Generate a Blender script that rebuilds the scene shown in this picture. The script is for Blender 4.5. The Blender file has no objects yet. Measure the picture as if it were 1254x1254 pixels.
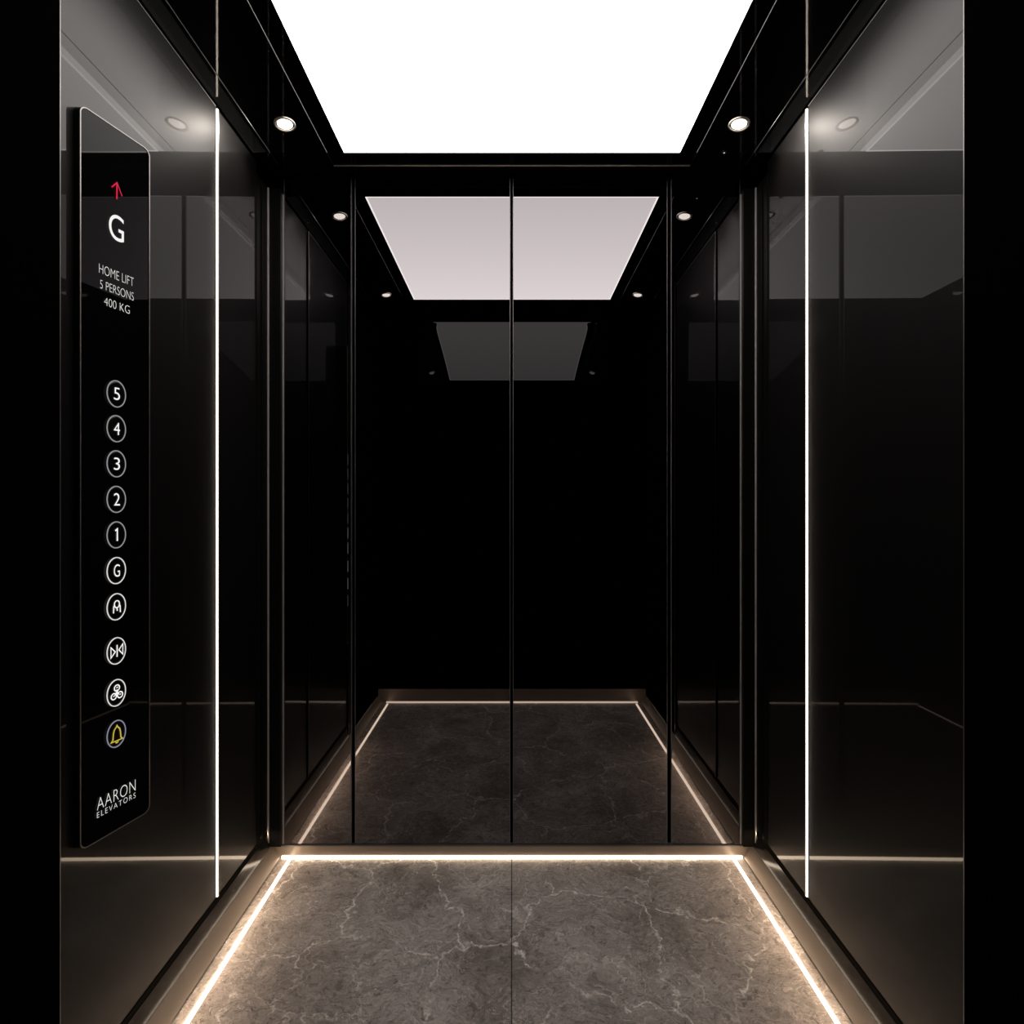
import bpy, bmesh, math, random
from mathutils import Vector, Matrix

random.seed(4)
scene = bpy.context.scene
COL = scene.collection

# ------------------------------------------------------------------ measures
# D is the distance from the eye to the mirror wall; lengths measured across the
# mirror wall are given in "u" (1 u = 1/336.x of the frame there) and turned into metres by S.
F = 672.0                      # focal length in pixels of the 1254 frame
D = 1.77                       # metres to the mirror wall
S = D / F                      # metres per u at the mirror wall
HX, HY = 627.0, 620.0          # vanishing point
EYE = 430 * S                  # eye height
CEIL = EYE + 404 * S
W = 296 * S                    # half width of the cabin
YF = 0.21 * D                  # front (entrance) plane
YJ = 0.9364                    # end of the entrance jambs

def z_at(h):                   # height from u above / below the eye
    return EYE + h * S

# ------------------------------------------------------------------ materials
def new_mat(name):
    m = bpy.data.materials.new(name)
    m.use_nodes = True
    nt = m.node_tree
    nt.nodes.clear()
    out = nt.nodes.new('ShaderNodeOutputMaterial')
    return m, nt, out

def principled(name, color, rough=0.5, metallic=0.0, spec=0.5, coat=0.0, coat_rough=0.0, coat_ior=1.5, noise=0.0, nscale=40.0, bump=0.0):
    m, nt, out = new_mat(name)
    p = nt.nodes.new('ShaderNodeBsdfPrincipled')
    p.inputs['Base Color'].default_value = (*color, 1)
    p.inputs['Roughness'].default_value = rough
    p.inputs['Metallic'].default_value = metallic
    p.inputs['Specular IOR Level'].default_value = spec
    p.inputs['Coat Weight'].default_value = coat
    p.inputs['Coat Roughness'].default_value = coat_rough
    p.inputs['Coat IOR'].default_value = coat_ior
    if noise > 0 or bump > 0:
        tc = nt.nodes.new('ShaderNodeTexCoord')
        mp = nt.nodes.new('ShaderNodeMapping')
        nz = nt.nodes.new('ShaderNodeTexNoise')
        nz.inputs['Scale'].default_value = nscale
        nz.inputs['Detail'].default_value = 6
        nt.links.new(tc.outputs['Object'], mp.inputs['Vector'])
        nt.links.new(mp.outputs['Vector'], nz.inputs['Vector'])
        if noise > 0:
            mr = nt.nodes.new('ShaderNodeMapRange')
            mr.inputs['To Min'].default_value = max(0.0, rough - noise)
            mr.inputs['To Max'].default_value = rough + noise
            nt.links.new(nz.outputs['Fac'], mr.inputs['Value'])
            nt.links.new(mr.outputs['Result'], p.inputs['Roughness'])
        if bump > 0:
            b = nt.nodes.new('ShaderNodeBump')
            b.inputs['Strength'].default_value = bump
            b.inputs['Distance'].default_value = 0.002
            nt.links.new(nz.outputs['Fac'], b.inputs['Height'])
            nt.links.new(b.outputs['Normal'], p.inputs['Normal'])
    nt.links.new(p.outputs['BSDF'], out.inputs['Surface'])
    return m

def emission(name, color, strength):
    m, nt, out = new_mat(name)
    e = nt.nodes.new('ShaderNodeEmission')
    e.inputs['Color'].default_value = (*color, 1)
    e.inputs['Strength'].default_value = strength
    nt.links.new(e.outputs['Emission'], out.inputs['Surface'])
    return m

def wall_glass(name, toe=2.0, tip=0.0, rough=0.48, ior=1.42, spec=0.12):
    """back-painted black glass: clear coat over a softer dark base; the sheet is sprung
    slightly (toe = degrees the reflecting face leans towards the entrance)"""
    m, nt, out = new_mat(name)
    p = nt.nodes.new('ShaderNodeBsdfPrincipled')
    p.inputs['Base Color'].default_value = (0.0035, 0.003, 0.0028, 1)
    p.inputs['Roughness'].default_value = rough
    p.inputs['Specular IOR Level'].default_value = spec
    p.inputs['Coat Weight'].default_value = 0.66
    p.inputs['Coat Roughness'].default_value = 0.0
    p.inputs['Coat IOR'].default_value = ior
    g = nt.nodes.new('ShaderNodeNewGeometry')
    a = nt.nodes.new('ShaderNodeVectorMath'); a.operation = 'ADD'
    a.inputs[1].default_value = (0, -math.tan(math.radians(toe)), math.tan(math.radians(tip)))
    n = nt.nodes.new('ShaderNodeVectorMath'); n.operation = 'NORMALIZE'
    nt.links.new(g.outputs['Normal'], a.inputs[0])
    nt.links.new(a.outputs[0], n.inputs[0])
    nt.links.new(n.outputs[0], p.inputs['Coat Normal'])
    nt.links.new(p.outputs['BSDF'], out.inputs['Surface'])
    return m

def panel_glass(name):
    m, nt, out = new_mat(name)
    p = nt.nodes.new('ShaderNodeBsdfPrincipled')
    p.inputs['Base Color'].default_value = (0.002, 0.002, 0.002, 1)
    p.inputs['Roughness'].default_value = 0.02
    p.inputs['Specular IOR Level'].default_value = 0.07
    c = nt.nodes.new('ShaderNodeCombineXYZ')
    c.inputs[0].default_value = 0.9994
    c.inputs[1].default_value = 0.0
    nt.links.new(c.outputs[0], p.inputs['Normal'])
    nt.links.new(p.outputs['BSDF'], out.inputs['Surface'])
    return m

def marble(name):
    m, nt, out = new_mat(name)
    N = nt.nodes.new; L = nt.links.new
    tc = N('ShaderNodeTexCoord')
    p = N('ShaderNodeBsdfPrincipled')
    def noise(scale, detail, rough, dist=0.0, vec=None, off=(0, 0, 0), sc=(1, 1, 1)):
        mp = N('ShaderNodeMapping')
        mp.inputs['Location'].default_value = off
        mp.inputs['Scale'].default_value = sc
        L(vec or tc.outputs['Object'], mp.inputs['Vector'])
        n = N('ShaderNodeTexNoise')
        n.inputs['Scale'].default_value = scale
        n.inputs['Detail'].default_value = detail
        n.inputs['Roughness'].default_value = rough
        n.inputs['Distortion'].default_value = dist
        L(mp.outputs[0], n.inputs['Vector'])
        return n
    def math_(op, a, b=None, clamp=False):
        n = N('ShaderNodeMath'); n.operation = op; n.use_clamp = clamp
        for i, v in enumerate((a, b)):
            if v is None: continue
            if isinstance(v, (int, float)): n.inputs[i].default_value = v
            else: L(v, n.inputs[i])
        return n.outputs[0]
    def ramp(fac, stops):
        r = N('ShaderNodeValToRGB')
        e = r.color_ramp.elements
        while len(e) < len(stops): e.new(0.5)
        for k, (pos, c) in enumerate(stops):
            e[k].position = pos
            e[k].color = (*c, 1) if len(c) == 3 else c
        L(fac, r.inputs['Fac'])
        return r
    def mix(fac, a, b, typ='MIX'):
        n = N('ShaderNodeMix'); n.data_type = 'RGBA'; n.blend_type = typ
        for sock, v in ((n.inputs[0], fac), (n.inputs[6], a), (n.inputs[7], b)):
            if isinstance(v, (int, float)): sock.default_value = v
            elif isinstance(v, tuple): sock.default_value = (*v, 1)
            else: L(v, sock)
        return n.outputs[2]
    # warped coordinates
    wn = noise(5.0, 5, 0.6)
    sub = N('ShaderNodeVectorMath'); sub.operation = 'SUBTRACT'; sub.inputs[1].default_value = (0.5, 0.5, 0.5)
    L(wn.outputs['Color'], sub.inputs[0])
    scl = N('ShaderNodeVectorMath'); scl.operation = 'SCALE'; scl.inputs['Scale'].default_value = 0.22
    L(sub.outputs[0], scl.inputs[0])
    add = N('ShaderNodeVectorMath'); add.operation = 'ADD'
    L(tc.outputs['Object'], add.inputs[0]); L(scl.outputs[0], add.inputs[1])
    warped = add.outputs[0]
    # body
    cloud = noise(4.2, 9, 0.66, 0.5, warped)
    body = ramp(cloud.outputs['Fac'], [(0.33, (0.25, 0.212, 0.184)), (0.5, (0.40, 0.35, 0.312)), (0.67, (0.60, 0.535, 0.485))])
    # fine curled grain, drawn out sideways
    grain = noise(34, 5, 0.62, 2.4, warped, (0, 0, 0), (0.75, 1.25, 1))
    gr = ramp(grain.outputs['Fac'], [(0.34, (0.55, 0.53, 0.51)), (0.48, (0.95, 0.95, 0.95)), (0.56, (1.0, 1.0, 1.0)), (0.68, (1.45, 1.43, 1.40))])
    body2 = mix(1.0, body.outputs[0], gr.outputs[0], 'MULTIPLY')
    def contour(n, level, w):
        d = math_('ABSOLUTE', math_('SUBTRACT', n.outputs['Fac'], level))
        return ramp(d, [(0.0, (1, 1, 1)), (w * 0.35, (0.8, 0.8, 0.8)), (w, (0, 0, 0))]).outputs[0]
    # short light flecks, in patches
    patch = ramp(noise(7, 5, 0.6, 0.5, None, (7, 2, 0)).outputs['Fac'], [(0.44, (0.12, 0.12, 0.12)), (0.60, (1, 1, 1))]).outputs[0]
    curl = noise(26, 2.5, 0.5, 2.6, warped, (3, 1, 0), (0.8, 1.3, 1))
    c1 = mix(math_('MULTIPLY', math_('MULTIPLY', contour(curl, 0.56, 0.030), patch), 0.55), body2, (0.86, 0.80, 0.74))
    # dark hairlines
    curl2 = noise(30, 2, 0.5, 2.2, warped, (13, 5, 0), (0.8, 1.3, 1))
    c1 = mix(math_('MULTIPLY', contour(curl2, 0.40, 0.018), 0.5), c1, (0.12, 0.095, 0.08))
    # long crackled veins
    def veins(scale, seed, width, gate_lo, gate_hi, amt, cin, col):
        w2 = noise(24, 4, 0.6)
        s2 = N('ShaderNodeVectorMath'); s2.operation = 'SUBTRACT'; s2.inputs[1].default_value = (0.5, 0.5, 0.5)
        L(w2.outputs['Color'], s2.inputs[0])
        k2 = N('ShaderNodeVectorMath'); k2.operation = 'SCALE'; k2.inputs['Scale'].default_value = 0.05
        L(s2.outputs[0], k2.inputs[0])
        a2 = N('ShaderNodeVectorMath'); a2.operation = 'ADD'; L(warped, a2.inputs[0]); L(k2.outputs[0], a2.inputs[1])
        vo = N('ShaderNodeTexVoronoi'); vo.feature = 'DISTANCE_TO_EDGE'; vo.voronoi_dimensions = '2D'
        vo.inputs['Scale'].default_value = scale
        mp = N('ShaderNodeMapping'); mp.inputs['Location'].default_value = seed
        mp.inputs['Rotation'].default_value = (0, 0, 0.5)
        L(a2.outputs[0], mp.inputs['Vector']); L(mp.outputs[0], vo.inputs['Vector'])
        line = ramp(vo.outputs['Distance'], [(0.0, (1, 1, 1)), (width * 0.3, (0.75, 0.75, 0.75)), (width, (0, 0, 0))]).outputs[0]
        gate = ramp(noise(5.0, 3, 0.5, 0, None, seed).outputs['Fac'], [(gate_lo, (0, 0, 0)), (gate_hi, (1, 1, 1))]).outputs[0]
        br = ramp(noise(55, 3, 0.6).outputs['Fac'], [(0.38, (0.1, 0.1, 0.1)), (0.58, (1, 1, 1))]).outputs[0]
        f = math_('MULTIPLY', math_('MULTIPLY', math_('MULTIPLY', line, gate), br), amt)
        return mix(f, cin, col)
    c2 = veins(3.6, (1.3, 0.4, 0), 0.020, 0.38, 0.50, 0.95, c1, (0.98, 0.92, 0.85))
    c3 = veins(8.5, (4.1, 2.2, 0), 0.026, 0.44, 0.56, 0.7, c2, (0.90, 0.84, 0.77))
    # dark specks
    sp = noise(70, 2, 0.5, 0.8, warped, (9, 9, 0))
    spf = math_('MULTIPLY', ramp(sp.outputs['Fac'], [(0.28, (1, 1, 1)), (0.34, (0, 0, 0))]).outputs[0], 0.6)
    c4 = mix(spf, c3, (0.10, 0.08, 0.07))
    # joint between the two slabs, on the centre line of the cabin
    sx = N('ShaderNodeSeparateXYZ'); L(tc.outputs['Object'], sx.inputs[0])
    jd = math_('ABSOLUTE', math_('ADD', sx.outputs[0], 0.001))
    jf = math_('MULTIPLY', math_('LESS_THAN', jd, 0.0016), 0.85)
    c5 = mix(jf, c4, (0.02, 0.016, 0.014))
    c5 = mix(1.0, c5, (1.22, 1.22, 1.22), 'MULTIPLY')
    L(c5, p.inputs['Base Color'])
    p.inputs['Roughness'].default_value = 0.42
    p.inputs['Specular IOR Level'].default_value = 0.25
    p.inputs['Coat Weight'].default_value = 0.15
    p.inputs['Coat Roughness'].default_value = 0.06
    b = N('ShaderNodeBump'); b.inputs['Strength'].default_value = 0.10; b.inputs['Distance'].default_value = 0.002
    L(grain.outputs['Fac'], b.inputs['Height']); L(b.outputs[0], p.inputs['Normal'])
    L(p.outputs[0], out.inputs['Surface'])
    return m

def light_panel_mat(name):
    """evenly lit stretch diffuser, slightly stronger towards the entrance and along its edges"""
    m, nt, out = new_mat(name)
    N = nt.nodes.new; L = nt.links.new
    tc = N('ShaderNodeTexCoord'); sx = N('ShaderNodeSeparateXYZ'); L(tc.outputs['Object'], sx.inputs[0])
    mr = N('ShaderNodeMapRange')
    mr.inputs['From Min'].default_value = 0.40 * D; mr.inputs['From Max'].default_value = 0.9335 * D
    mr.inputs['To Min'].default_value = 4.0; mr.inputs['To Max'].default_value = 2.8
    L(sx.outputs[1], mr.inputs['Value'])
    e = N('ShaderNodeEmission'); e.inputs['Color'].default_value = (1.0, 0.945, 0.915, 1)
    L(mr.outputs[0], e.inputs['Strength'])
    L(e.outputs[0], out.inputs['Surface'])
    return m

def dark_pane(name):
    m, nt, out = new_mat(name)
    N = nt.nodes.new; L = nt.links.new
    t = N('ShaderNodeBsdfTransparent'); t.inputs[0].default_value = (0.85, 0.84, 0.83, 1)
    g = N('ShaderNodeBsdfGlossy'); g.inputs['Roughness'].default_value = 0.0
    f = N('ShaderNodeFresnel'); f.inputs['IOR'].default_value = 1.5
    x = N('ShaderNodeMixShader')
    L(f.outputs[0], x.inputs[0]); L(t.outputs[0], x.inputs[1]); L(g.outputs[0], x.inputs[2])
    L(x.outputs[0], out.inputs['Surface'])
    return m

def side_glow_mat(name):
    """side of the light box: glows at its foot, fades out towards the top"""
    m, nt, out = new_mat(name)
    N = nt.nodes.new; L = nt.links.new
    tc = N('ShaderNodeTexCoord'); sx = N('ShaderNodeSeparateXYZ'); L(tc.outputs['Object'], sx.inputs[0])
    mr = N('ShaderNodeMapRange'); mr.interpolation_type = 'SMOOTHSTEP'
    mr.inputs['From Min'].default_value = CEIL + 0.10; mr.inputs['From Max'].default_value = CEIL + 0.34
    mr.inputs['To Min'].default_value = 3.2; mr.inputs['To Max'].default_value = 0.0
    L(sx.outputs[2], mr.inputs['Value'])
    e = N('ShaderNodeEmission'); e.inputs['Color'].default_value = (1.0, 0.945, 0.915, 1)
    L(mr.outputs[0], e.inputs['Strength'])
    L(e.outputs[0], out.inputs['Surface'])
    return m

M = {}
M['ceil'] = principled('black_lacquer_ceiling', (0.003, 0.003, 0.003), 0.22, 0, 0.15, 0.6, 0.02, 1.45, noise=0.04)
M['glass'] = wall_glass('black_wall_glass', toe=-0.5)
M['satin'] = principled('satin_black_metal', (0.005, 0.0046, 0.0043), 0.35, 0, 0.14, noise=0.05)
M['jamb'] = principled('dull_black_jamb', (0.0012, 0.0011, 0.001), 0.6, 0, 0.0, noise=0.05)
M['matte'] = principled('matte_black_backing', (0.0004, 0.0004, 0.0004), 0.9, 0, 0.0, noise=0.05)
M['gloss'] = principled('gloss_black_lacquer', (0.002, 0.002, 0.002), 0.004, 0, 0.75, noise=0.002)
M['mirror'] = principled('smoked_mirror', (0.18, 0.171, 0.179), 0.004, 1.0, 0.5)
M['mirror_edge'] = principled('polished_mirror_edge', (0.20, 0.19, 0.185), 0.42, 0.6, 0.5, noise=0.03)
M['edge'] = principled('fine_steel_edge', (0.30, 0.28, 0.27), 0.35, 0.8, 0.5, noise=0.03)
M['bright_edge'] = principled('bright_steel_edge', (0.80, 0.76, 0.73), 0.3, 0.9, 0.5, noise=0.03)
M['post_edge'] = principled('pale_steel_edge', (0.55, 0.52, 0.50), 0.4, 0.25, 0.5, noise=0.03)
M['skirt'] = principled('brushed_bronze_steel', (0.46, 0.385, 0.32), 0.38, 0.65, 0.5, noise=0.08, nscale=30)
M['dark_chrome'] = principled('dark_chrome', (0.012, 0.0105, 0.010), 0.12, 0.0, 0.35, noise=0.04)
M['floor'] = marble('grey_brown_marble')
M['panel_light'] = light_panel_mat('backlit_diffuser')
M['panel_edge_light'] = emission('diffuser_edge_glow', (1.0, 0.96, 0.92), 5.2)
M['pane'] = dark_pane('dark_ceiling_glass')
M['clear_mirror'] = principled('clear_mirror', (0.9, 0.9, 0.9), 0.0, 1.0, 0.5)
M['side_light'] = side_glow_mat('side_diffuser_light')
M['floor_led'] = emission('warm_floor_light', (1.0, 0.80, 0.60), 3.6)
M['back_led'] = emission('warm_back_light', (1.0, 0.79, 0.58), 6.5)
M['cove_led'] = emission('warm_cove_light', (1.0, 0.74, 0.51), 44.0)
M['sill_led'] = emission('warm_sill_light', (1.0, 0.80, 0.60), 2.6)
M['wall_led'] = emission('warm_wall_light', (1.0, 0.86, 0.72), 6.0)
M['bulb'] = emission('spot_lens', (1.0, 0.92, 0.82), 4.2)
M['ring'] = principled('spot_ring_metal', (0.75, 0.68, 0.60), 0.3, 0.9, 0.5, noise=0.04)
M['panel_glass'] = panel_glass('panel_black_glass')
M['white'] = emission('lit_white', (1.0, 0.98, 0.96), 0.92)
M['white_dim'] = emission('lit_white_text', (1.0, 0.98, 0.96), 0.72)
M['ringwhite'] = emission('lit_ring', (0.95, 0.93, 0.95), 0.30)
M['ringbright'] = emission('lit_ring_bright', (1.0, 0.95, 0.92), 0.72)
M['ringblue'] = emission('lit_ring_cool', (0.80, 0.82, 1.0), 0.30)
M['red'] = emission('lit_red', (0.85, 0.03, 0.09), 0.8)
M['yellow'] = emission('lit_yellow', (0.85, 0.66, 0.10), 0.7)
M['button'] = principled('button_black', (0.004, 0.004, 0.004), 0.18, 0, 0.4, noise=0.03)

# ------------------------------------------------------------------ mesh helpers
def box(bm, x0, x1, y0, y1, z0, z1):
    vs = [bm.verts.new((x, y, z)) for x in (x0, x1) for y in (y0, y1) for z in (z0, z1)]
    for f in ((0, 1, 3, 2), (4, 6, 7, 5), (0, 4, 5, 1), (2, 3, 7, 6), (0, 2, 6, 4), (1, 5, 7, 3)):
        bm.faces.new([vs[i] for i in f])

def prism(bm, pts, axis, a0, a1):
    """closed profile pts extruded along axis ('x' or 'y'); pts are (other, z)"""
    def v(p, a):
        return (p[0], a, p[1]) if axis == 'y' else (a, p[0], p[1])
    A = [bm.verts.new(v(p, a0)) for p in pts]
    B = [bm.verts.new(v(p, a1)) for p in pts]
    n = len(pts)
    for i in range(n):
        bm.faces.new((A[i], A[(i + 1) % n], B[(i + 1) % n], B[i]))
    bm.faces.new(A[::-1]); bm.faces.new(B)

def finish(name, bm, mat, parent=None, bevel=0.0, smooth=False):
    bmesh.ops.recalc_face_normals(bm, faces=bm.faces[:])
    if bevel > 0:
        bmesh.ops.bevel(bm, geom=bm.edges[:], offset=bevel, segments=2, profile=0.5, affect='EDGES')
    me = bpy.data.meshes.new(name)
    bm.to_mesh(me); bm.free()
    if smooth:
        for p in me.polygons: p.use_smooth = True
    me.materials.append(mat)
    o = bpy.data.objects.new(name, me)
    COL.objects.link(o)
    if parent is not None:
        o.parent = parent
        if parent.parent is None:
            o.matrix_parent_inverse = parent.matrix_basis.inverted() if parent.get('world_children') else Matrix.Identity(4)
    return o

def boxes(name, lst, mat, parent=None, bevel=0.0):
    bm = bmesh.new()
    for b in lst: box(bm, *b)
    return finish(name, bm, mat, parent, bevel)

def struct(o):
    o['kind'] = 'structure'
    return o

def tag(o, label, cat, group=None):
    o['label'] = label; o['category'] = cat; o['kind'] = 'thing'
    if group: o['group'] = group
    return o

def empty(name, loc, label, cat, group=None, world=True):
    o = bpy.data.objects.new(name, None)
    COL.objects.link(o)
    o.empty_display_size = 0.05
    o.location = loc
    if world: o['world_children'] = 1
    return tag(o, label, cat, group)

# ------------------------------------------------------------------ setting
Wall_T = 0.03
struct(boxes('floor', [(-W - 0.05, W + 0.05, YF - 0.02, D + 0.05, -0.05, 0.0)], M['floor']))

P = 192 * S                    # light panel half width
PY0, PY1 = 0.403 * D, 0.9335 * D
FR = 211 * S                   # outer edge of its border
FY0, FY1 = 0.372 * D, 0.966 * D
zc = CEIL
cl = struct(boxes('ceiling', [
    (-W - 0.05, W + 0.05, YF, FY0, zc, zc + 0.06), (-W - 0.05, W + 0.05, FY1, D + 0.05, zc, zc + 0.06),
    (-W - 0.05, -FR, FY0, PY0, zc, zc + 0.06), (FR, W + 0.05, FY0, PY0, zc, zc + 0.06),
    (-W - 0.05, -FR, PY1, FY1, zc, zc + 0.06), (FR, W + 0.05, PY1, FY1, zc, zc + 0.06),
    (-W - 0.05, -W, PY0, PY1, zc, zc + 0.06), (W, W + 0.05, PY0, PY1, zc, zc + 0.06)], M['ceil']))
e = 0.0012
# added beside the light panel: dark glass over black channels with a hidden glow
CH = 0.38
for sgn in (-1, 1):
    bm = bmesh.new()
    vs = [bm.verts.new((sgn * x, y, zc + 0.0004)) for x, y in ((P + 0.001, PY0), (W, PY0), (W, PY1), (P + 0.001, PY1))]
    f = bm.faces.new(vs); f.normal_update()
    if f.normal.z > 0: f.normal_flip()
    me = bpy.data.meshes.new('glass_pane'); bm.to_mesh(me); bm.free(); me.materials.append(M['pane'])
    o = bpy.data.objects.new('glass_pane', me); COL.objects.link(o); o.parent = cl
    a, b = sorted((sgn * (W - 0.0005), sgn * (W + 0.05)))
    c, d = sorted((sgn * P, sgn * (W + 0.05)))
    boxes('channel_housing', [(a, b, PY0, PY1, zc + 0.06, zc + CH), (c, d, PY0 - 0.03, PY1 + 0.03, zc + CH, zc + CH + 0.02)], M['matte'], cl)
    boxes('channel_end', [(c, d, PY1 - 0.0012, PY1 - 0.0002, zc + 0.001, zc + CH)], M['clear_mirror'], cl)  # unseen mirror added to carry the side glow further back
    boxes('channel_end', [(c, d, PY0 + 0.0002, PY0 + 0.0012, zc + 0.001, zc + CH)], M['matte'], cl)
GX = 276 * S
boxes('edge_line', [(-GX - e, -GX, YF + 0.02, FY1, zc - e, zc), (GX, GX + e, YF + 0.02, FY1, zc - e, zc)], M['mirror_edge'], cl)
bm = bmesh.new()
prism(bm, [(FY1, zc + 0.0003), (FY1, zc - 0.0006), (FY1 + 0.0030, zc - 0.0036), (FY1 + 0.0034, zc + 0.0003)], 'x', -FR, FR)
finish('edge_line', bm, M['bright_edge'], cl)

for sgn, side in ((-1, 'left'), (1, 'right')):
    def bx(x0, x1, *r):
        a, b = sorted((sgn * x0, sgn * x1))
        return (a, b, *r)
    w = struct(boxes('wall_' + side, [bx(W + 0.012, W + 0.05, YF, D + 0.05, 0, zc)], M['matte']))
    ZB, ZT = z_at(-391), z_at(399)
    ys = 0.818 * D
    boxes('glass_panel', [bx(W, W + 0.010, YJ - 0.03, ys - 0.0055, ZB, ZT)], M['glass'], w)
    boxes('glass_panel', [bx(W, W + 0.010, ys + 0.0055, 0.945 * D, ZB, ZT)], M['glass'], w)
    boxes('edge_line', [bx(W - e, W + 0.010, YJ - 0.03, ys - 0.0055, ZT, ZT + 0.0022)], M['edge'], w)
    # hidden emitter added under the glass edge to brighten the floor, with its shield
    boxes('cove_light', [bx(W + 0.0005, W + 0.0100, YF + 0.03, 0.985 * D, ZB - 0.0030, ZB - 0.0004)], M['cove_led'], w)
    boxes('cove_lip', [bx(W - 0.0003, W + 0.0003, YF + 0.03, 0.985 * D, ZB - 0.0032, ZB)], M['matte'], w)
    # entrance jamb
    trim = struct(boxes('trim_%d' % (1 if sgn < 0 else 2), [bx(0.772, W + 0.05, YF, YJ, 0, zc)], M['jamb']))
    boxes('edge_line', [bx(0.7715, 0.773, YJ, YJ + 0.0018, 0.03, zc)], M['edge'], trim)
    # ribbed corner post: side part, back part, fine steel edges
    post = struct(boxes('trim_%d' % (3 if sgn < 0 else 4), [
        bx(W - 0.002, W + 0.012, 0.9455 * D, 0.958 * D, ZB, zc - 0.06), bx(W - 0.006, W + 0.012, 0.960 * D, 0.972 * D, ZB, zc - 0.06),
        bx(W - 0.002, W + 0.012, 0.974 * D, 0.984 * D, ZB, zc - 0.06), bx(W + 0.006, W + 0.012, 0.945 * D, D, ZB, zc - 0.04),
        bx(280.5 * S, W, 0.990 * D, D + 0.012, z_at(-413), zc - 0.05)], M['satin']))
    boxes('edge_line', [bx(W - 0.0050, W - 0.0018, 0.986 * D, 0.989 * D, z_at(-413), zc - 0.05)], M['post_edge'], post)
    boxes('edge_line', [bx(279.4 * S, 280.5 * S, 0.9985 * D, D, z_at(-413), zc - 0.06)], M['post_edge'], post)
    # skirting of the side wall: upright dark chrome band, then the sloped bronze steel face
    bm = bmesh.new()
    prism(bm, [(sgn * (W + 0.012), z_at(-398)), (sgn * (W - 0.001), z_at(-398)), (sgn * 293 * S, z_at(-413.4)), (sgn * (W + 0.012), z_at(-413.4))], 'y', YF, 0.9985 * D)
    band = finish('baseboard_' + side, bm, M['dark_chrome'])
    struct(band)
    bm = bmesh.new()
    prism(bm, [(sgn * (W + 0.012), z_at(-414)), (sgn * 292.5 * S, z_at(-414)), (sgn * 283 * S, z_at(-428.6)), (sgn * 286.5 * S, z_at(-428.6)), (sgn * 286.5 * S, 0), (sgn * (W + 0.012), 0)], 'y', YF, 0.9985 * D)
    finish('sloped_face', bm, M['skirt'], band)
    boxes('shadow_gap', [bx(W - 0.0012, W + 0.012, YF, 0.9985 * D, z_at(-398.0), z_at(-397.4))], M['matte'], band)  # matte black strip painted in as the shade of the recess
    bm = bmesh.new()
    prism(bm, [(sgn * (W + 0.005), z_at(-413.4)), (sgn * 293 * S, z_at(-413.4)), (sgn * 293 * S, z_at(-414)), (sgn * (W + 0.005), z_at(-414))], 'y', YF, 0.9985 * D)
    finish('edge_line', bm, M['edge'], band)
    # soft light along the foot of the skirting
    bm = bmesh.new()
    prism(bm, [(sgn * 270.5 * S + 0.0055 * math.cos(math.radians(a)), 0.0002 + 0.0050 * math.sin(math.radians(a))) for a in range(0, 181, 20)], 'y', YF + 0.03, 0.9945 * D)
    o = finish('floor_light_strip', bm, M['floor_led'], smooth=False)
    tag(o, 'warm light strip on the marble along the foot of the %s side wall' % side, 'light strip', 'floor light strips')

struct(boxes('wall_back', [(-W - 0.05, W + 0.05, D + 0.012, D + 0.05, 0, zc)], M['matte']))
bb = struct(boxes('baseboard_back', [(-291 * S, 291 * S, D - 0.004, D + 0.012, 0, z_at(-415.4))], M['skirt']))
boxes('edge_line', [(-291 * S, 291 * S, D - 0.0046, D + 0.011, z_at(-415.4), z_at(-414.2))], M['mirror_edge'], bb)
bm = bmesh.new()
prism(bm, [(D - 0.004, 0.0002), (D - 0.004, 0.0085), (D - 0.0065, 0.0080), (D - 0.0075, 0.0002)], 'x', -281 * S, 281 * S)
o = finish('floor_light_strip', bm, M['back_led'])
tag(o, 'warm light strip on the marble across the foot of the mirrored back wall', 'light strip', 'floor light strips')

# header and sill of the entrance, seen in the mirror
hs = [271 + (404 - 271) * k / 32 for k in range(33)]
prof = []; yy = YF  # header face is curved to stretch the light panel's reflection
for k, h in enumerate(hs):
    ypx = (404 - min(h, 402)) / 1.79 + (620 - 404 / 1.79)           # where the mirror shows this height
    zt_ = 0.403 + 0.5305 * min(1.0, max(0.0, (ypx - 393) / 74))
    out = math.atan((404 - min(h, 402)) / ((zt_ - 0.21) * F))
    tilt = (out - math.atan(min(h, 402) / 1.79 / F)) / 2
    if k: yy += math.tan(-tilt) * (h - hs[k - 1]) * S
    prof.append((yy, z_at(h), tilt))
bm = bmesh.new()
fr = [[bm.verts.new((x, p[0], p[1])) for p in prof] for x in (-200 * S, 200 * S)]
for k in range(32):
    bm.faces.new((fr[1][k], fr[0][k], fr[0][k + 1], fr[1][k + 1]))
for f in bm.faces:
    f.normal_update(); f.smooth = True
    if f.normal.y < 0: f.normal_flip()
box(bm, -W, W, YF - 0.04, YF - 0.012, z_at(271), zc)
me = bpy.data.meshes.new('wall_front'); bm.to_mesh(me); bm.free(); me.materials.append(M['gloss'])
hd = bpy.data.objects.new('wall_front', me); COL.objects.link(hd); struct(hd)
me.materials.append(M['matte'])
for p in me.polygons:
    if not p.use_smooth: p.material_index = 1
bf = struct(boxes('baseboard_front', [(-0.772, 0.772, YF, YF + 0.006, 0, z_at(-400))], M['skirt']))
bm = bmesh.new()
prism(bm, [(YF + 0.006, 0.0002), (YF + 0.006, 0.0085), (YF + 0.0085, 0.0080), (YF + 0.0095, 0.0002)], 'x', -275 * S, 275 * S)
o = finish('floor_light_strip', bm, M['sill_led'])
tag(o, 'warm light strip across the entrance sill, seen only in the mirror', 'light strip', 'floor light strips')

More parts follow.
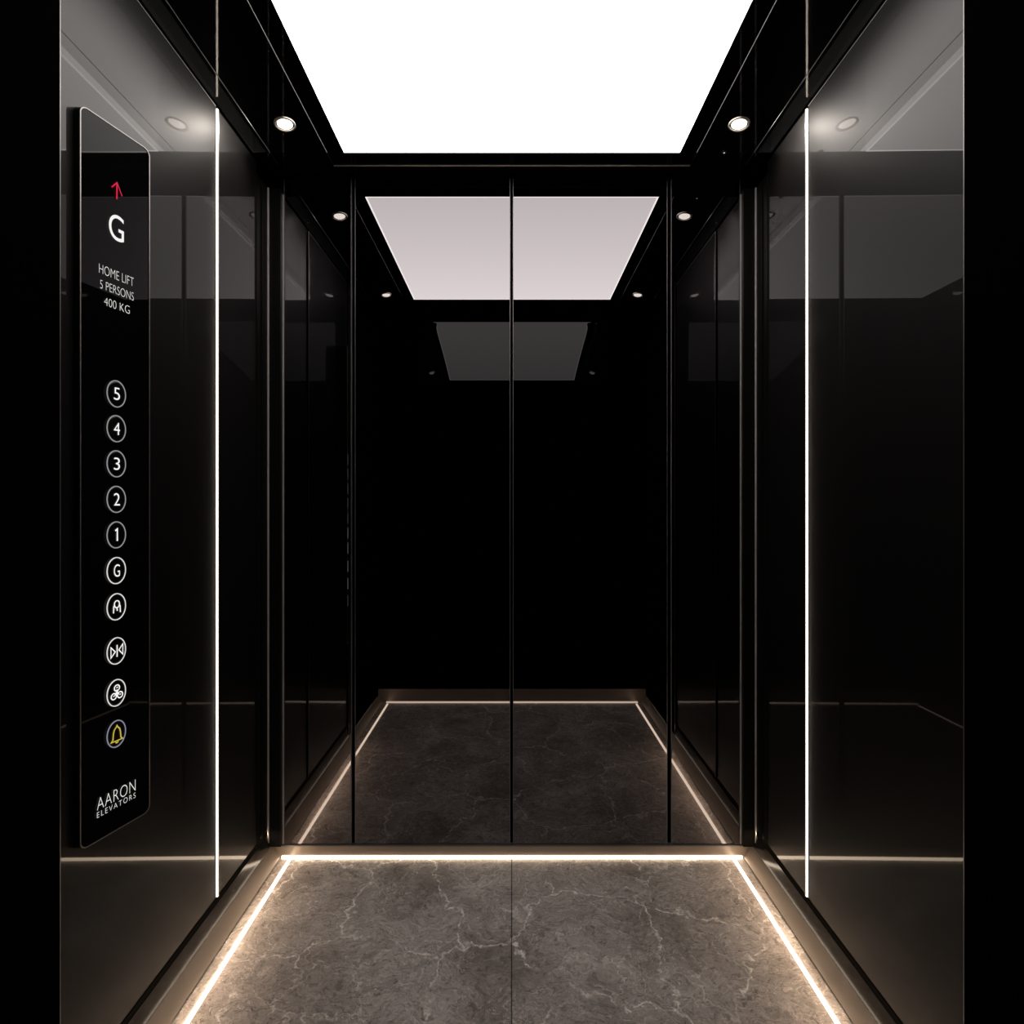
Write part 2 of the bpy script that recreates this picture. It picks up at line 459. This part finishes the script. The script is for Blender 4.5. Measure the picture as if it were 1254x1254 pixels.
# top rail over the mirrors
struct(boxes('trim_5', [(-280 * S, 280 * S, D - 0.006, D + 0.012, z_at(401.5), zc)], M['satin']))

# ------------------------------------------------------------------ mirror panels
mir = [(-279, -196.9, 'narrow smoked mirror panel beside the corner post nearer the button panel'),
       (-192.0, -2.4, 'wide smoked mirror panel left of the centre seam'),
       (1.4, 190.0, 'wide smoked mirror panel right of the centre seam'),
       (195.2, 279, 'narrow smoked mirror panel beside the right corner post')]
for a, b, lab in mir:
    r = empty('mirror_panel', ((a + b) / 2 * S, D, z_at(-413.4)), lab, 'mirror', 'mirror panels of the back wall')
    boxes('mirror_glass', [(a * S, b * S, D, D + 0.009, z_at(-413.4), z_at(401))], M['mirror'], r)
    t = 0.32 * S
    boxes('polished_edge', [(a * S - t, a * S + t, D - 0.0012, D + 0.009, z_at(-413.4), z_at(401))], M['mirror_edge'], r)
    boxes('polished_edge', [(b * S - t, b * S + t, D - 0.0012, D + 0.009, z_at(-413.4), z_at(401))], M['mirror_edge'], r)

# ------------------------------------------------------------------ ceiling light panel
lp = empty('ceiling_light_panel', (0, (PY0 + PY1) / 2, zc), 'large white backlit light panel in the black ceiling', 'ceiling light')
for y0, y1 in ((FY0, PY0), (PY1, FY1)):
    boxes('border', [(-FR, FR, y0, y1, zc + 0.0005, zc + 0.05)], M['ceil'], lp)
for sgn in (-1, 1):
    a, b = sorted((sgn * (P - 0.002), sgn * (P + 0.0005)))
    boxes('side_diffuser', [(a, b, PY0, PY1, zc + 0.0206, zc + CH)], M['side_light'], lp)  # unseen glow added to fill the grey reflected in the side walls
for x0 in (-FR - e, FR):
    boxes('border_line', [(x0, x0 + e, FY0, FY1, zc - e, zc)], M['edge'], lp)
g = 0.006
boxes('diffuser', [(-P + g, P - g, PY0 + g, PY1 - g, zc + 0.001, zc + 0.02)], M['panel_light'], lp)
boxes('glowing_edge', [(-P, -P + g, PY0, PY1, zc + 0.001, zc + 0.02), (P - g, P, PY0, PY1, zc + 0.001, zc + 0.02),
                       (-P + g, P - g, PY0, PY0 + g, zc + 0.001, zc + 0.02), (-P + g, P - g, PY1 - g, PY1, zc + 0.001, zc + 0.02)], M['panel_edge_light'], lp)

# ------------------------------------------------------------------ downlights
def lathe(bm, prof, n=40):
    rings = []
    for r, z in prof:
        rings.append([bm.verts.new((r * math.cos(2 * math.pi * k / n), r * math.sin(2 * math.pi * k / n), z)) for k in range(n)])
    for i in range(len(rings) - 1):
        for k in range(n):
            bm.faces.new((rings[i][k], rings[i][(k + 1) % n], rings[i + 1][(k + 1) % n], rings[i + 1][k]))
    return rings

def downlight(x, y, label):
    """small recessed spot: thin ring, dark baffle, domed lens"""
    r = empty('downlight', (x, y, zc), label, 'downlight', 'round ceiling downlights', world=False)
    sg = 1 if x < 0 else -1
    tilt = Matrix.Rotation(math.radians(-7 * sg), 4, 'Y')
    bm = bmesh.new()
    lathe(bm, [(0.0238, 0.0005), (0.0242, -0.0026), (0.0262, -0.0034), (0.0280, -0.0020), (0.0282, 0.0015)])
    bmesh.ops.transform(bm, matrix=Matrix.Translation((0, 0, -0.001)) @ tilt, verts=bm.verts[:])
    finish('ring', bm, M['ring'], r, smooth=True)
    bm = bmesh.new()
    lathe(bm, [(0.0240, -0.0010), (0.0222, 0.0008), (0.0205, -0.0008)])
    bmesh.ops.transform(bm, matrix=tilt, verts=bm.verts[:])
    finish('baffle', bm, M['jamb'], r, smooth=True)
    bm = bmesh.new()
    rr = lathe(bm, [(0.0205, -0.0008), (0.0170, -0.0032), (0.0110, -0.0050), (0.0050, -0.0058)])
    bm.faces.new(rr[-1])
    bmesh.ops.transform(bm, matrix=tilt, verts=bm.verts[:])
    finish('lens', bm, M['bulb'], r, smooth=True)
    if y > 1.0:
        ld = bpy.data.lights.new('wall_washer', 'SPOT')  # extra spot added to put a soft glow on the side wall
        ld.energy = WALL_GLOW; ld.color = (1.0, 0.90, 0.80)
        ld.spot_size = math.radians(125); ld.spot_blend = 0.8
        ld.shadow_soft_size = 0.0
        lo = bpy.data.objects.new('wall_washer', ld); COL.objects.link(lo)
        lo.parent = r; lo.location = (-0.046 * sg, 0, -0.005)
        lo.rotation_euler = Vector((-0.8 * sg, -0.25, -0.6)).to_track_quat('-Z', 'Y').to_euler()
WALL_GLOW = 2.6
DX = 240 * S
downlight(-DX, 0.863 * D, 'small lit downlight in the ceiling corner above the mirror, on the button panel side')
downlight(DX, 0.863 * D, 'small lit downlight in the ceiling corner above the mirror, right-hand side')
downlight(-DX, 0.44 * D, 'downlight near the entrance seen only in the mirror, on the button panel side')
downlight(DX, 0.44 * D, 'downlight near the entrance seen only in the mirror, right-hand side')

# tiny ceiling sensor beside the right downlight
sn = empty('ceiling_sensor', (242 * S, 0.931 * D, zc), 'tiny round sensor in the ceiling between the right downlight and the mirror', 'sensor', world=False)
bm = bmesh.new(); rr = lathe(bm, [(0.0065, 0.001), (0.0060, -0.0015), (0.0030, -0.0024)], 24); bm.faces.new(rr[-1])
finish('housing', bm, M['satin'], sn, smooth=True)
bm = bmesh.new(); rr = lathe(bm, [(0.0022, -0.0022), (0.0016, -0.0036), (0.0006, -0.0040)], 16); bm.faces.new(rr[-1])
finish('lens', bm, M['white_dim'], sn, smooth=True)

# ------------------------------------------------------------------ vertical light strips in the side walls
for sgn, side in ((-1, 'button panel'), (1, 'right')):
    def bx(x0, x1, *r):
        a, b = sorted((sgn * x0, sgn * x1))
        return (a, b, *r)
    ys = 0.818 * D
    zb, zt = z_at(-391), z_at(398)
    r = empty('wall_light_strip', (sgn * W, ys, zb), 'thin vertical warm light strip set between the glass sheets of the %s wall' % side, 'light strip', 'vertical wall light strips')
    boxes('light_diffuser', [bx(W - 0.0034, W + 0.0005, ys - 0.0010, ys + 0.0010, zb, zt)], M['wall_led'], r)
    boxes('channel', [bx(W - 0.0043, W + 0.010, ys + 0.0011, ys + 0.0050, zb, zt), bx(W + 0.0006, W + 0.010, ys - 0.0050, ys + 0.0011, zb, zt)], M['jamb'], r)
    boxes('edge_line', [bx(W - 0.0010, W + 0.009, ys - 0.0054, ys - 0.0044, zb, zt), bx(W - 0.0052, W - 0.0043, ys + 0.0004, ys + 0.0030, zb, zt)], M['edge'], r)

# ------------------------------------------------------------------ button panel
A = Vector((-291.6 * S, 0.5510 * D, 0)); B = Vector((-277.0 * S, 0.6245 * D, 0))
U = (B - A).normalized(); V = Vector((0, 0, 1)); Nn = U.cross(V)
PL = (B - A).length
PZ0, PZ1 = z_at(-233), z_at(272)
PH = PZ1 - PZ0
origin = Vector((A.x, A.y, PZ0))
CAM = Vector((0, 0, EYE))

def uv(px, py):
    d = Vector(((px - HX) / F, 1.0, -(py - HY) / F))
    t = (origin - CAM).dot(Nn) / d.dot(Nn)
    q = CAM + d * t - origin
    return q.dot(U), q.dot(V)

cp = bpy.data.objects.new('control_panel', None)
COL.objects.link(cp)
cp.empty_display_size = 0.05
cp.matrix_basis = Matrix(((U.x, V.x, Nn.x, origin.x), (U.y, V.y, Nn.y, origin.y), (U.z, V.z, Nn.z, origin.z), (0, 0, 0, 1)))
tag(cp, 'tall black glass lift control panel with round buttons on the left wall', 'control panel')

def rounded(x0, x1, y0, y1, r, n=8):
    pts = []
    for cx, cy, a0 in ((x1 - r, y1 - r, 0), (x0 + r, y1 - r, 90), (x0 + r, y0 + r, 180), (x1 - r, y0 + r, 270)):
        for k in range(n + 1):
            a = math.radians(a0 + 90 * k / n)
            pts.append((cx + r * math.cos(a), cy + r * math.sin(a)))
    return pts

RAD = 0.014
pts = rounded(0, PL, 0, PH, RAD)
inv = cp.matrix_basis.inverted()
bm = bmesh.new()
front = [bm.verts.new((x, y, -0.0015)) for x, y in pts]
back = []
for x, y in pts:
    wpt = cp.matrix_basis @ Vector((x, y, 0))
    wpt.x = -W + 0.0005
    back.append(bm.verts.new(inv @ wpt))
n = len(pts)
for i in range(n):
    bm.faces.new((front[i], front[(i + 1) % n], back[(i + 1) % n], back[i]))
bm.faces.new(front); bm.faces.new(back)
finish('housing', bm, M['satin'], cp)
bm = bmesh.new()
ip = rounded(0.0018, PL - 0.0018, 0.0018, PH - 0.0018, RAD - 0.0018)
f0 = [bm.verts.new((x, y, 0.0)) for x, y in ip]
b0 = [bm.verts.new((x, y, -0.0014)) for x, y in ip]
for i in range(n): bm.faces.new((f0[i], f0[(i + 1) % n], b0[(i + 1) % n], b0[i]))
bm.faces.new(f0); bm.faces.new(b0)
finish('glass_face', bm, M['panel_glass'], cp)
bm = bmesh.new()
for (o_, i_) in ((pts, ip),):
    of = [bm.verts.new((x, y, 0.0006)) for x, y in o_]; iff = [bm.verts.new((x, y, 0.0006)) for x, y in i_]
    ob = [bm.verts.new((x, y, -0.0015)) for x, y in o_]
    for i in range(n):
        j = (i + 1) % n
        bm.faces.new((of[i], of[j], iff[j], iff[i])); bm.faces.new((of[i], ob[i], ob[j], of[j]))
finish('steel_rim', bm, M['edge'], cp)

ZT_ = 0.0012
def text_part(name, s, mat, corners, parent=cp, thin=0.0, space=1.0):
    """corners: left x, left baseline y, left top y, right x, right baseline y, right top y (pixels)"""
    xl, bl, tl, xr, br, tr = corners
    u0, v0 = uv(xl, bl); _, v0t = uv(xl, tl); u1, v1 = uv(xr, br); _, v1t = uv(xr, tr)
    vb = (v0 + v1) / 2; vt = (v0t + v1t) / 2
    cu = bpy.data.curves.new(name, 'FONT')
    cu.body = s
    cu.offset = thin
    cu.space_character = space
    tmp = bpy.data.objects.new(name, cu); COL.objects.link(tmp)
    dg = bpy.context.evaluated_depsgraph_get()
    me = bpy.data.meshes.new_from_object(tmp.evaluated_get(dg))
    bpy.data.objects.remove(tmp); bpy.data.curves.remove(cu)
    xs = [v.co.x for v in me.vertices]; ys_ = [v.co.y for v in me.vertices]
    xa, xb, ya, yb = min(xs), max(xs), min(ys_), max(ys_)
    for v in me.vertices:
        v.co.x = u0 + (v.co.x - xa) / (xb - xa) * (u1 - u0)
        v.co.y = vb + (v.co.y - ya) / (yb - ya) * (vt - vb)
        v.co.z = ZT_
    me.name = name
    me.materials.clear(); me.materials.append(mat)
    o = bpy.data.objects.new(name, me); COL.objects.link(o); o.parent = parent
    return o

def ribbon(bm, pts, wd, closed=False, z=ZT_):
    """flat stroke of width wd along pts"""
    P_ = [Vector((x, y)) for x, y in pts]
    n = len(P_)
    L_, R_ = [], []
    for i in range(n):
        a = P_[(i - 1) % n] if (closed or i > 0) else P_[i]
        c = P_[(i + 1) % n] if (closed or i < n - 1) else P_[i]
        d1 = (P_[i] - a); d2 = (c - P_[i])
        if d1.length < 1e-9: d1 = d2
        if d2.length < 1e-9: d2 = d1
        d1.normalize(); d2.normalize()
        t = d1 + d2
        if t.length < 1e-6: t = d1
        t.normalize()
        nrm = Vector((-t.y, t.x))
        k = max(0.45, nrm.dot(Vector((-d1.y, d1.x))))
        off = nrm * (wd / 2 / k)
        L_.append(bm.verts.new((P_[i].x + off.x, P_[i].y + off.y, z)))
        R_.append(bm.verts.new((P_[i].x - off.x, P_[i].y - off.y, z)))
    for i in range(n if closed else n - 1):
        j = (i + 1) % n
        bm.faces.new((L_[i], L_[j], R_[j], R_[i]))

def flat(name, bm, mat, parent):
    for f in bm.faces:
        f.normal_update()
        if f.normal.z < 0: f.normal_flip()
    me = bpy.data.meshes.new(name); bm.to_mesh(me); bm.free()
    me.materials.append(mat)
    o = bpy.data.objects.new(name, me); COL.objects.link(o); o.parent = parent
    return o

# red travel arrow
bm = bmesh.new()
pw = 0.0026
ribbon(bm, [uv(142.5, 244), uv(142.8, 224.5)], pw)
ribbon(bm, [uv(136.3, 229.2), uv(142.8, 223.8), uv(149.0, 240.5)], pw * 0.8)
o = flat('arrow_symbol', bm, M['red'], cp); o['label'] = 'red up arrow'
text_part('floor_letter', 'G', M['white'], (132.8, 289.5, 258.5, 151.2, 300, 268), thin=0.0)
text_part('lettering', 'HOME LIFT', M['white_dim'], (120.7, 331.5, 319.5, 163.2, 353.5, 343.5), thin=-0.018)
text_part('lettering', '5 PERSONS', M['white_dim'], (121.8, 350.3, 339.8, 163.2, 371, 361), thin=-0.018)
text_part('lettering', '400 KG', M['white_dim'], (127.0, 372.8, 362.5, 158.3, 385.6, 376), thin=-0.018)
text_part('lettering', 'AARON', M['white_dim'], (118.2, 992.5, 977.0, 165.4, 968.2, 955.0), thin=-0.018, space=1.08)
text_part('lettering', 'ELEVATORS', M['white_dim'], (118.2, 1001.6, 994.2, 165.4, 976.8, 971.0), thin=-0.012, space=1.35)

def arc(cx, cy, rx, ry, a0, a1, n=24):
    return [(cx + rx * math.cos(math.radians(a0 + (a1 - a0) * k / n)), cy + ry * math.sin(math.radians(a0 + (a1 - a0) * k / n))) for k in range(n + 1)]

def button(cy_px, kind, ringmat):
    cx_px = 142.1
    cu, cv = uv(cx_px, cy_px)
    rx = (uv(cx_px + 11.7, cy_px)[0] - uv(cx_px - 11.7, cy_px)[0]) / 2
    ry = (uv(cx_px, cy_px - 16.6)[1] - uv(cx_px, cy_px + 16.6)[1]) / 2
    b = bpy.data.objects.new('push_button', bpy.data.meshes.new('push_button'))
    bm = bmesh.new()
    nn = 40
    prof = [(0.93, 0.0002), (0.92, 0.0010), (0.8, 0.0012), (0.5, 0.0010), (0.2, 0.0009)]
    rings = [[bm.verts.new((rx * k * math.cos(2 * math.pi * i / nn), ry * k * math.sin(2 * math.pi * i / nn), z)) for i in range(nn)] for k, z in prof]
    for a in range(len(prof) - 1):
        for i in range(nn):
            bm.faces.new((rings[a][i], rings[a][(i + 1) % nn], rings[a + 1][(i + 1) % nn], rings[a + 1][i]))
    bm.faces.new(rings[-1])
    bmesh.ops.recalc_face_normals(bm, faces=bm.faces[:])
    bm.to_mesh(b.data); bm.free()
    for p in b.data.polygons: p.use_smooth = True
    b.data.materials.append(M['button'])
    COL.objects.link(b); b.parent = cp; b.location = (cu, cv, 0)
    bm = bmesh.new()
    # ring: outer and inner bevelled band
    pr = [(0.925, 0.0004), (0.93, 0.0018), (0.995, 0.0018), (1.0, 0.0004)]
    rg = [[bm.verts.new((rx * k * math.cos(2 * math.pi * i / 56), ry * k * math.sin(2 * math.pi * i / 56), z)) for i in range(56)] for k, z in pr]
    for a in range(3):
        for i in range(56):
            bm.faces.new((rg[a][i], rg[a][(i + 1) % 56], rg[a + 1][(i + 1) % 56], rg[a + 1][i]))
    flat('ring', bm, ringmat, b)
    zz = 0.0024
    def g(pts): return [(x * rx, y * ry) for x, y in pts]
    wd = 0.0022
    if len(kind) == 1 and kind != '1':
        hw = 3.7
        o = text_part('numeral', kind, M['white'], (cx_px - hw, cy_px + 7.6, cy_px - 7.6, cx_px + hw, cy_px + 7.6, cy_px - 7.6), parent=b, thin=-0.004)
        mx = [(min(v.co[k] for v in o.data.vertices) + max(v.co[k] for v in o.data.vertices)) / 2 for k in (0, 1)]
        for v in o.data.vertices:
            v.co.x -= mx[0]; v.co.y -= mx[1]; v.co.z = zz
        return
    bm = bmesh.new()
    mat = M['white']
    if kind == '1':
        ribbon(bm, g([(-0.17, 0.30), (0.04, 0.44), (0.04, -0.45)]), wd * 1.25, z=zz)
    elif kind == 'arch':
        ribbon(bm, g([(-0.36, -0.44), (-0.33, 0.05)] + arc(0, 0.18, 0.27, 0.27, 195, -15) + [(0.33, 0.05), (0.36, -0.44)]), wd, z=zz)
        ribbon(bm, g(arc(0.0, 0.17, 0.25, 0.24, 180, 360)), wd, z=zz)
        ribbon(bm, g([(0.0, -0.06), (0.03, -0.30)]), wd, z=zz)
    elif kind == 'close':
        ribbon(bm, g([(-0.62, 0.34), (-0.62, -0.42), (-0.18, -0.04)]), wd, True, z=zz)
        ribbon(bm, g([(0.62, 0.42), (0.62, -0.34), (0.20, 0.04)]), wd, True, z=zz)
        ribbon(bm, g([(0.02, 0.44), (0.02, -0.44)]), wd, z=zz)
    elif kind == 'fan':
        for a0 in (90, 215, 325):
            cxx, cyy = 0.40 * math.cos(math.radians(a0)), 0.36 * math.sin(math.radians(a0))
            ribbon(bm, g(arc(cxx, cyy, 0.27, 0.22, 0, 345, 20)), wd, True, z=zz)
            ribbon(bm, g([(0, 0), (cxx * 0.7, cyy * 0.7)]), wd, z=zz)
            ribbon(bm, g([(cxx * 1.0 - 0.06, cyy * 1.0), (cxx + 0.1, cyy + 0.06)]), wd * 0.8, z=zz)
        ribbon(bm, g(arc(0, 0, 0.09, 0.07, 0, 330, 10)), wd, True, z=zz)
    elif kind == 'bell':
        mat = M['yellow']
        ribbon(bm, g([(-0.60, -0.50), (-0.42, -0.36), (-0.36, 0.10), (-0.28, 0.34), (-0.08, 0.50), (0.0, 0.62), (0.08, 0.50), (0.28, 0.34), (0.36, 0.10), (0.42, -0.36), (0.60, -0.50)]), wd, True, z=zz)
        ribbon(bm, g(arc(0.0, -0.56, 0.12, 0.09, 180, 360, 10)), wd, z=zz)
    flat('numeral' if kind == '1' else 'symbol', bm, mat, b)

for cy_px, kind, rm in ((482.4, '5', 'ringwhite'), (525, '4', 'ringwhite'), (568, '3', 'ringwhite'), (611.5, '2', 'ringwhite'), (655, '1', 'ringwhite'),
                        (698.7, 'G', 'ringbright'), (743, 'arch', 'ringbright'), (797, 'close', 'ringbright'), (848.3, 'fan', 'ringbright'), (898.5, 'bell', 'ringblue')):
    button(cy_px, kind, M[rm])

# ------------------------------------------------------------------ world, camera, view
wd_ = bpy.data.worlds.new('World'); scene.world = wd_
wd_.use_nodes = True
bg = wd_.node_tree.nodes.get('Background') or wd_.node_tree.nodes.new('ShaderNodeBackground')
bg.inputs[0].default_value = (0, 0, 0, 1); bg.inputs[1].default_value = 0.0

cam = bpy.data.cameras.new('camera')
co = bpy.data.objects.new('camera', cam); COL.objects.link(co)
co.location = (0, 0, EYE)
co.rotation_euler = (math.radians(90), 0, 0)
cam.sensor_width = 36
cam.lens = F / 1254 * 36
cam.shift_y = -(627 - HY) / 1254
cam.clip_start = 0.02
scene.camera = co

scene.view_settings.view_transform = 'Standard'
scene.view_settings.look = 'None'
scene.cycles.max_bounces = 14
scene.cycles.glossy_bounces = 12
scene.cycles.diffuse_bounces = 4
scene.cycles.use_denoising = True
scene.cycles.sample_clamp_indirect = 4.0
